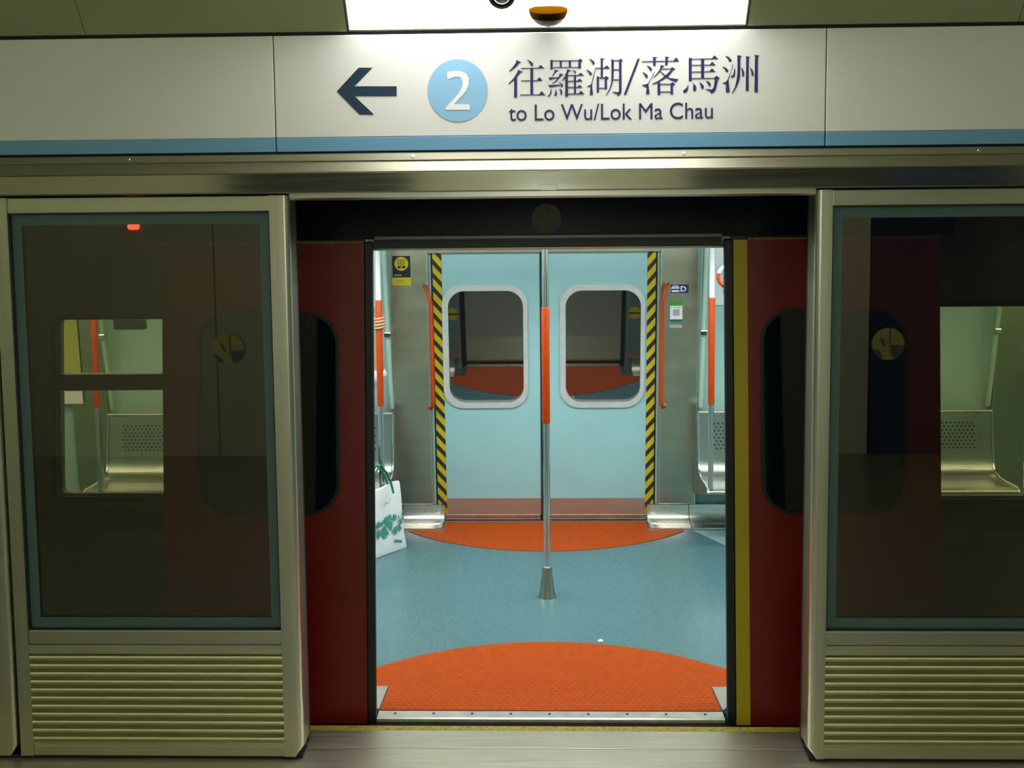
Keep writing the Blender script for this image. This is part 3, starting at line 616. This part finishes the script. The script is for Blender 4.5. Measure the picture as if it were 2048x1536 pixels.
t = thing('door_letter_sign', far(.86, .036, 1.51), 'small blue sign with white arrow and letter D on the right pillar', 'sign')
MB().prism(rrect(.802, .915, 1.511, 1.566, .002), D, D+.001).xf(far).build('backing', 'sign_blue', t)
b = MB()
b.prism([(.804, 1.545), (.818, 1.558), (.818, 1.551), (.856, 1.551), (.856, 1.539), (.804, 1.539)], D+.0012, D+.0018)
b.prism([(.804, 1.527), (.818, 1.514), (.818, 1.518), (.856, 1.518), (.856, 1.530), (.804, 1.530)], D+.0012, D+.0018)
for k in range(3): b.box(.816+.012*k, .824+.012*k, D+.0012, D+.0018, 1.5535, 1.561)
b.xf(far).build('arrow', 'white_vinyl', t)
text('D', .864, 1.522, .046, 0, 'letter', 'white_vinyl', t, .036, lambda x, y, z: far(x, D+.0012-y, z), .0003, .0015)

t = thing('green_notice', far(.84, .036, 1.33), 'white notice with green header on the right pillar, under the blue sign', 'notice')
MB().prism(rrect(.800, .878, 1.343, 1.430, .002), D, D+.001).xf(far).build('backing', 'white_vinyl', t)
MB().prism(rrect(.798, .880, 1.4302, 1.459, .002), D, D+.001).xf(far).build('header', 'sign_green', t)
MB().prism(rrect(.800, .878, 1.327, 1.3428, .002), D, D+.001).xf(far).build('footer', 'sign_teal', t)
b = MB(); b.box(.806, .812, D+.0012, D+.0016, 1.418, 1.424).box(.822, .868, D+.0012, D+.0016, 1.417, 1.422).box(.818, .860, D+.0012, D+.0016, 1.366, 1.407)
b.xf(far).build('print', 'sign_grey', t)
tag(MB().prism(rrect(.798, .876, 1.288, 1.308, .002), D, D+.001).xf(far).build('label_strip', 'sign_grey'), 'narrow pale grey label under the green notice', 'label')

# ================================================================== POLES, SCREENS, SEATS
def pole(x, y, z0, z1, za, zb, r, label, upper, group=None, foot=True, lean=0.):
    t = thing('grab_pole', (x, y, z0), label, 'pole', group)
    q = lambda z: (x, y, z)
    MB().tube([q(zb), q(z1)], r, 20).build('upper_tube', upper, t)
    MB().tube([q(za-.004), q(za), q(za+.004), q(zb-.004), q(zb), q(zb+.003)], [r, r+.0015, r+.003, r+.003, r+.0015, r], 20).build('grip', 'orange', t)
    MB().tube([q(z0+(.13 if foot else 0)), q(za)], r, 20).build('lower_tube', 'chrome', t)
    if foot:
        MB().lathe((x, y, z0), [(.047, 0), (.046, .006), (.041, .022), (.034, .07), (.028, .12), (.0255, .155), (.024, .162), (.019, .164)], 32).build('foot', 'seat', t)
        MB().lathe((x, y, z0+.160), [(.024, 0), (.027, .002), (.027, .005), (.020, .008)], 32).build('foot_collar', 'trim', t)
    return t
pole(0, 1.66, ZT, 2.14, .928, 1.532, .0185, 'floor to ceiling chrome grab pole with orange grip in the middle of the doorway', 'chrome')
pole(.985, 2.40, .368, 2.14, .885, 1.515, .0165, 'chrome and orange grab pole with painted white glare at the door end of the right seat', 'white_enamel', None, False)  # side pole tops: ceiling light reflections on chrome put into the white colour
pole(-.985, 2.40, .368, 2.14, .885, 1.515, .0165, 'chrome and orange grab pole with painted white glare, gripped by a hand at the left', 'white_enamel', None, False)
pole(2.845, 2.40, .368, 2.14, .885, 1.515, .0165, 'orange grab pole at the outer end of the right seat, seen through the screen glass', 'white_enamel', None, False)
pole(-2.70, 2.40, .368, 2.14, .885, 1.515, .0165, 'orange grab pole at the outer end of the left seat, seen through the screen glass', 'white_enamel', None, False)

def fin(x, s, label):
    t = thing('draught_screen', far(x, .05, .75), label, 'draught screen')
    b = MB(); fr = lambda z: 2.925-(z-.75)*.20
    zs = [.770, 1.15, 1.55, 1.95, 2.14]
    rings = [[(x-.006, far(x, .036, z)[1], z), (x+.006, far(x, .036, z)[1], z), (x+.006, fr(z), z), (x-.006, fr(z), z)] for z in zs]
    b.loft(rings, True, True, False).build('panel', 'mint', t)
    MB().tube([(x, fr(z)-.004, z) for z in zs], .015, 14).build('edge_profile', 'edge_green', t)
    zc = 1.262; yc = fr(zc)-.006
    MB().bbox(x-.022, x+.022, yc-.024, yc+.03, zc-.018, zc+.018, .006, 2).build('clamp', 'chrome', t)
    return t
fin(-.995, -1, 'pale green draught screen with chrome clamp at the door end of the left seat')
fin(1.005, 1, 'pale green draught screen with chrome clamp at the door end of the right seat')
fin(-2.83, 1, 'pale green draught screen at the outer end of the left seat')
fin(2.835, -1, 'pale green draught screen at the outer end of the right seat')

def seat(s, label):
    x0, x1 = sorted((s*.968, s*2.80))
    t = thing('bench_seat', (s*1.88, 2.7, .113), label, 'seat')
    yw = lambda z: far(0, .042, z)[1]
    yb = lambda z: 2.735 + (z-.42)*.13
    face = [(yb(.76)+.010, .764), (yb(.754), .754), (yb(.60), .60), (yb(.47), .47), (2.728, .415), (2.695, .382), (2.62, .366), (2.47, .368), (2.405, .368), (2.388, .360), (2.382, .345)]
    body = [(2.392, .335), (2.44, .325), (2.64, .268), (yw(.19), .19), (yw(.52), .52), (yb(.70)+.03, .70), (yb(.76)+.018, .762)]
    MB().extrude_x(face+body, x0, x1, True, True).build('shell', 'seat', t)
    MB().tube([(x0, yb(.754)-.001, .761), (x1, yb(.754)-.001, .761)], .009, 12).build('top_rail', 'trim', t)
    MB().tube([(x0, 2.386, .352), (x1, 2.386, .352)], .012, 12).build('front_rail', 'trim', t)
    for x in (x0, x1): MB().tube([(x, y-.003, z+.003) for y, z in face[1:]], .008, 10).build('end_rail', 'chrome', t)
    MB().tube([(x0+.02, 2.712, .396), (x1-.02, 2.712, .396)], .008, 10).build('glint_bead', 'trim', t)  # added bead imitating the bright reflected line behind the seat pan
    b = MB()
    nx = 62
    for i in range(nx):
        for k in range(8):
            x = x0+.10+(x1-x0-.20)*(i+.5*(k % 2))/nx; z = .690-.022*k
            y = yb(z) - .0014
            b.add([(x+.0062*math.cos(j*math.pi/3), y, z+.0062*math.sin(j*math.pi/3)) for j in range(6)], [tuple(range(6))])
    p = b.build('perforation', 'dark_gap', t); p['kind'] = 'stuff'
    return t
seat(-1, 'perforated steel bench seat against the far wall, left of the doors')
seat(1, 'perforated steel bench seat against the far wall, right of the doors')

# overhead rail, strap, posters
t = thing('hand_rail', (0, 2.0, 2.0), 'long overhead chrome hand rail on the far side of the carriage', 'rail')
MB().tube([(-4.8, 1.98, 2.02), (4.8, 1.98, 2.02)], .016, 14).build('tube', 'chrome', t)
for x in (-3.2, -1.4, 1.4, 3.2): MB().tube([(x, 1.98, 2.02), (x, 1.98, 2.14)], .012, 10).build('bracket', 'chrome', t)
t = thing('strap_handle', (1.005, 1.98, 1.60), 'hanging strap handle with a ring, half hidden behind the right door leaf', 'strap')
MB().bbox(.997, 1.013, 1.978, 1.982, 1.73, 2.002, .001).build('strap', 'rubber', t)
k = 20
path = [(1.005+.058*math.sin(2*math.pi*i/k), 1.98, 1.668+.058*math.cos(2*math.pi*i/k)) for i in range(k+1)]
b = MB().tube(path, .010, 10, False); b.build('ring', 'white_enamel', t)
MB().tube([path[i] for i in (12, 13, 14, 15, 16)], .0112, 10).build('ring_band', 'orange', t)
MB().tube([path[i] for i in (8, 9, 10, 11, 12)], .0112, 10).build('ring_band', 'rubber', t)
for s, lb in ((1, 'white poster on the far wall above the right seat'), (-1, 'white poster on the far wall above the left seat')):
    x0, x1 = sorted((s*1.055, s*1.62))
    t = thing('wall_poster', far((x0+x1)/2, .004, 1.43), lb, 'poster')
    MB().box(x0, x1, .001, .008, 1.43, 2.05).xf(far).build('sheet', 'white_enamel', t)
    b = MB()
    for a in (.08, .17, .33): b.box(min(s*(1.055+a), s*(1.10+a)), max(s*(1.055+a), s*(1.10+a)), .0082, .0090, 1.50, 1.98)
    b.xf(far).build('print', 'badge', t)
t = thing('wall_poster', far(-3.16, .04, .81), 'yellow green poster over a white band, seen through the left screen glass', 'poster')
MB().box(-3.42, -3.015, .042, .046, .90, 1.385).xf(far).build('sheet', 'poster_yellow', t)
MB().box(-3.42, -3.015, .042, .052, .812, .896).xf(far).build('band', 'white_vinyl', t)
tag(MB().box(-2.79, -2.58, .002, .01, 1.30, 1.362).xf(far).build('notice_strip', 'body_dark'), 'dark notice strip on the wall above the left seat', 'notice')
# stickers on the inner face of the near door pockets, mirrored in the far windows
for x, lb in ((-.80, 'round yellow sticker mirrored in the left far door window'), (.81, 'round yellow sticker mirrored in the right far door window')):
    t = thing('door_sticker', near(x, .162, .50), lb, 'sticker')
    MB().prism(disc(x, .555, .058), .1605, .1625).xf(near).build('disc', 'sticker_yellow', t)
    MB().box(x-.06, x+.06, .1627, .1635, .548, .562).xf(near).build('print', 'sticker_black', t)

# ================================================================== SHOPPING BAG
P0 = Vector((-.858, 2.46, ZT)); U = Vector((-.618, -.786, 0)); V_ = Vector((-.786, .618, 0))
def bagp(u, v, z): return tuple(P0 + U*u + V_*v + Vector((0, 0, z)))
t = thing('shopping_bag', bagp(.18, .05, 0), 'white shopping bag with teal print and green handles on the floor at the left', 'bag')
b = MB(); rings = []
for z, u0, u1, v0, v1 in ((0.002, .0, .36, .0, .13), (.012, -.004, .364, -.004, .134), (.10, .004, .358, .004, .115), (.22, .016, .350, .006, .088), (.32, .028, .340, .008, .038), (.395, .036, .332, .008, .026), (.415, .038, .33, .010, .025)):
    rg = []
    for i in range(28):
        a = i/28
        if a < .4: u, v = u0+(u1-u0)*a/.4, v0
        elif a < .5: u, v = u1, v0+(v1-v0)*(a-.4)/.1
        elif a < .9: u, v = u1-(u1-u0)*(a-.5)/.4, v1
        else: u, v = u0, v1-(v1-v0)*(a-.9)/.1
        wv = .006*math.sin(u*34+z*11)*min(1, z*8)
        rg.append(bagp(u, v+wv, z+.010*math.sin(u*17+.6)*(z > .3)))
    rings.append(rg)
b.loft(rings, True, True, True).build('body', 'bag', t)
random.seed(5)
b = MB()
def leaf(u, z, l, a):
    q = []
    for k, wd in ((0, 0), (.3, .28), (.6, .24), (1, 0), (.6, -.24), (.3, -.28)):
        du, dz = math.cos(a)*k*l - math.sin(a)*wd*l, math.sin(a)*k*l + math.cos(a)*wd*l
        uu, zz = u+du, z+dz
        q.append(bagp(uu, .0035-.010+.006*math.sin(uu*34+zz*11)*min(1, zz*8), zz))
    b.add(q, [tuple(range(6))])
for k in range(70):
    u = .05+.30*random.random(); z = .10+.11*random.random()
    leaf(u, z, .022+.030*random.random(), 1.57+random.uniform(-.9, .9))
for k in range(9): leaf(.012+.03*random.random(), .16+.07*random.random(), .02, 1.57+random.uniform(-.6, .6))
for k in range(7): leaf(.12+.10*random.random(), .30+.03*random.random(), .012, random.uniform(0, 3))
for k in range(5): leaf(.03+.012*k, .05+.004*k, .03, .3)
b.build('print', 'bag_print', t)
for v, du in ((.012, 0), (.022, .02)):
    path = [bagp(.085+du, v, .36), bagp(.10+du, v, .42), bagp(.13+du, v+.004, .49), bagp(.18+du, v+.006, .55), bagp(.23+du, v+.004, .50), bagp(.27+du, v, .42), bagp(.285+du, v, .36)]
    MB().tube(path, [.007]*7, 8).build('handle', 'bag_handle', t)

# ================================================================== SEATED PASSENGER (hidden by the door leaf but for the hand)
def skin_mesh(nodes_, edges_, sub=2):
    """limbs as a chain of joints with radii, grown into one surface"""
    me = bpy.data.meshes.new('chain'); me.from_pydata([Vector(n[0]) for n in nodes_], edges_, [])
    o = bpy.data.objects.new('chain', me); COL.objects.link(o)
    o.modifiers.new('s', 'SKIN'); sv = me.skin_vertices[0].data
    for i, n in enumerate(nodes_):
        r = n[1]; sv[i].radius = r if isinstance(r, tuple) else (r, r); sv[i].use_root = (i == 0)
    m = o.modifiers.new('u', 'SUBSURF'); m.levels = sub; m.render_levels = sub
    dg = bpy.context.evaluated_depsgraph_get(); em = bpy.data.meshes.new_from_object(o.evaluated_get(dg))
    vs = [v.co[:] for v in em.vertices]; fs = [tuple(p.vertices) for p in em.polygons]
    bpy.data.objects.remove(o); bpy.data.meshes.remove(me); bpy.data.meshes.remove(em)
    return vs, fs
px = -1.36
t = thing('person', (px, 2.48, ZT), 'seated passenger in a white shirt, hand gripping the left orange pole', 'person')
N_ = [((px, 2.54, .485), (.15, .108)), ((px, 2.58, .62), (.135, .10)), ((px, 2.59, .80), (.15, .10)), ((px, 2.58, .93), (.13, .08)), ((px, 2.57, 1.00), (.055, .055)), ((px, 2.555, 1.06), (.052, .052)),
      ((px, 2.535, 1.11), (.070, .082)), ((px, 2.535, 1.18), (.078, .095)), ((px, 2.545, 1.25), (.068, .078)),
      ((px+.17, 2.57, .94), .058), ((px+.25, 2.53, .985), .046), ((-1.005, 2.515, 1.075), .036), ((-1.004, 2.485, 1.18), .031), ((-.998, 2.452, 1.30), .022), ((-.986, 2.442, 1.345), (.024, .017)), ((-.976, 2.437, 1.39), (.029, .016)),
      ((px-.17, 2.57, .94), .058), ((px-.21, 2.5, .78), .046), ((px-.20, 2.43, .67), .037), ((px-.13, 2.3, .60), .032), ((px-.09, 2.24, .575), .024), ((px-.07, 2.18, .555), (.034, .016)),
      ((px+.09, 2.48, .462), .085), ((px+.07, 2.26, .445), .070), ((px+.07, 2.11, .43), .056), ((px+.05, 2.12, .24), .050), ((px+.05, 2.15, .06), .034), ((px+.05, 2.07, .025), .034),
      ((px-.09, 2.48, .462), .085), ((px-.11, 2.26, .445), .070), ((px-.11, 2.11, .43), .056), ((px-.10, 2.12, .24), .050), ((px-.10, 2.15, .06), .034), ((px-.10, 2.07, .025), .034)]
E_ = [(0, 1), (1, 2), (2, 3), (3, 4), (4, 5), (5, 6), (6, 7), (7, 8), (3, 9), (9, 10), (10, 11), (11, 12), (12, 13), (13, 14), (14, 15), (3, 16), (16, 17), (17, 18), (18, 19), (19, 20), (20, 21),
      (0, 22), (22, 23), (23, 24), (24, 25), (25, 26), (26, 27), (0, 28), (28, 29), (29, 30), (30, 31), (31, 32), (32, 33)]
b = MB(); b.add(*skin_mesh(N_, E_), True)
# fingers closing round the front of the pole, thumb round the other way
pc = Vector((-.985, 2.40, 0)); R0 = .0165+.003+.0085
for k, (z, l, r) in enumerate(((1.418, 205, .0080), (1.400, 225, .0088), (1.381, 222, .0086), (1.364, 195, .0076))):
    path = [(-.967, 2.436, z+.004)]; rad = [r*1.1]
    for i in range(8):
        a = math.radians(52 - (l)*i/7)
        kn = .0025 if i in (2, 5) else 0
        path.append((pc.x+(R0+kn)*math.cos(a), pc.y+(R0+kn)*math.sin(a), z-.0022*i)); rad.append(r*(1.0-.028*i)*(1.06 if kn else 1))
    path.append((path[-1][0]*.9999, path[-1][1]+.004, path[-1][2]-.001)); rad.append(r*.45)
    b.tube(path, rad, 12)
path = [(-.968, 2.440, 1.350)]; rad = [.013]
for i in range(6):
    a = math.radians(70+22*i); path.append((pc.x+(R0+.001)*math.cos(a), pc.y+(R0+.001)*math.sin(a), 1.362+.010*i)); rad.append(.0108-.0006*i)
b.tube(path, rad, 12)
for sx in (-1, 1):   # relaxed fingers of the hand in the lap
    pass
for k in range(4):
    x = px-.092+.015*k; b.tube([(x, 2.19, .558), (x+.004, 2.15, .552), (x+.010, 2.125, .535), (x+.016, 2.118, .515)], [.0088, .0084, .0075, .005], 10)
b.tube([(px-.045, 2.215, .562), (px-.025, 2.19, .555), (px-.012, 2.165, .545)], [.011, .0095, .006], 10)
# nose, ears, lips, brows modelled onto the head
b.tube([(px, 2.455, 1.205), (px, 2.446, 1.18), (px, 2.440, 1.158), (px, 2.445, 1.150)], [.008, .011, .015, .008], 12)
for s in (-1, 1): b.loft([[(px+s*(.074+.010*q), 2.54+.020*math.cos(j*.5236)*(1-.4*q), 1.175+.032*math.sin(j*.5236)*(1-.3*q)) for j in range(12)] for q in (0, .6, 1.2)])
b.tube([(px-.024, 2.452, 1.125), (px, 2.444, 1.128), (px+.024, 2.452, 1.125)], [.003, .006, .003], 10)
bo = b.build('body', 'skin', t)
b = MB()
for s in (-1, 1): b.lathe((px+s*.030, 2.452, 1.187), [(0, -.009), (.007, -.006), (.010, 0), (.007, .006), (0, .009)], 12)
b.build('eyes', 'hair', t)
b = MB(); rings = []
for k in range(9):
    a = -.35+1.92*k/8; rz, rr = 1.195+.098*math.sin(a), math.cos(a)
    rings.append([(px+(.089*rr+.001)*math.cos(j*math.pi/12), 2.552+(.108*rr+.001)*math.sin(j*math.pi/12) + (.03 if math.sin(j*math.pi/12) < -.2 and a < .3 else 0), rz) for j in range(24)])
b.loft(rings); b.build('hair', 'hair', t)
S_ = [((px, 2.545, .475), (.176, .136)), ((px, 2.58, .62), (.156, .120)), ((px, 2.59, .80), (.166, .118)), ((px, 2.58, .935), (.142, .094)), ((px, 2.57, .985), (.075, .072)),
      ((px+.17, 2.57, .945), .070), ((px+.25, 2.53, .985), .060), ((-1.005, 2.520, 1.065), .048), ((-.978, 2.508, 1.088), (.040, .044)),
      ((px-.17, 2.57, .945), .070), ((px-.21, 2.5, .78), .060), ((px-.205, 2.45, .70), .054)]
b = MB(); b.add(*skin_mesh(S_, [(0, 1), (1, 2), (2, 3), (3, 4), (3, 5), (5, 6), (6, 7), (7, 8), (3, 9), (9, 10), (10, 11)]), True); b.build('shirt', 'shirt', t)
T_ = [((px, 2.53, .485), (.150, .108)), ((px+.09, 2.48, .474), .098), ((px+.07, 2.26, .460), .080), ((px+.07, 2.105, .432), .070), ((px+.05, 2.12, .24), .064), ((px+.05, 2.145, .09), .058),
      ((px-.09, 2.48, .474), .098), ((px-.11, 2.26, .460), .080), ((px-.11, 2.105, .432), .070), ((px-.10, 2.12, .24), .064), ((px-.10, 2.145, .09), .058)]
b = MB(); b.add(*skin_mesh(T_, [(0, 1), (1, 2), (2, 3), (3, 4), (4, 5), (0, 6), (6, 7), (7, 8), (8, 9), (9, 10)]), True); b.build('trousers', 'trousers', t)
for s in (-1, 1):
    b = MB(); x = px+(.05 if s > 0 else -.10); rings = []
    for y, wd, h in ((2.195, .020, .05), (2.18, .036, .075), (2.12, .040, .07), (2.05, .045, .05), (1.99, .042, .04), (1.955, .022, .030)):
        rings.append([(x+wd*math.cos(j*math.pi/8), y, ZT+.002+max(0, h/2+h/2*math.sin(j*math.pi/8))) for j in range(16)])
    b.loft(rings); b.build('shoe', 'shoe', t)
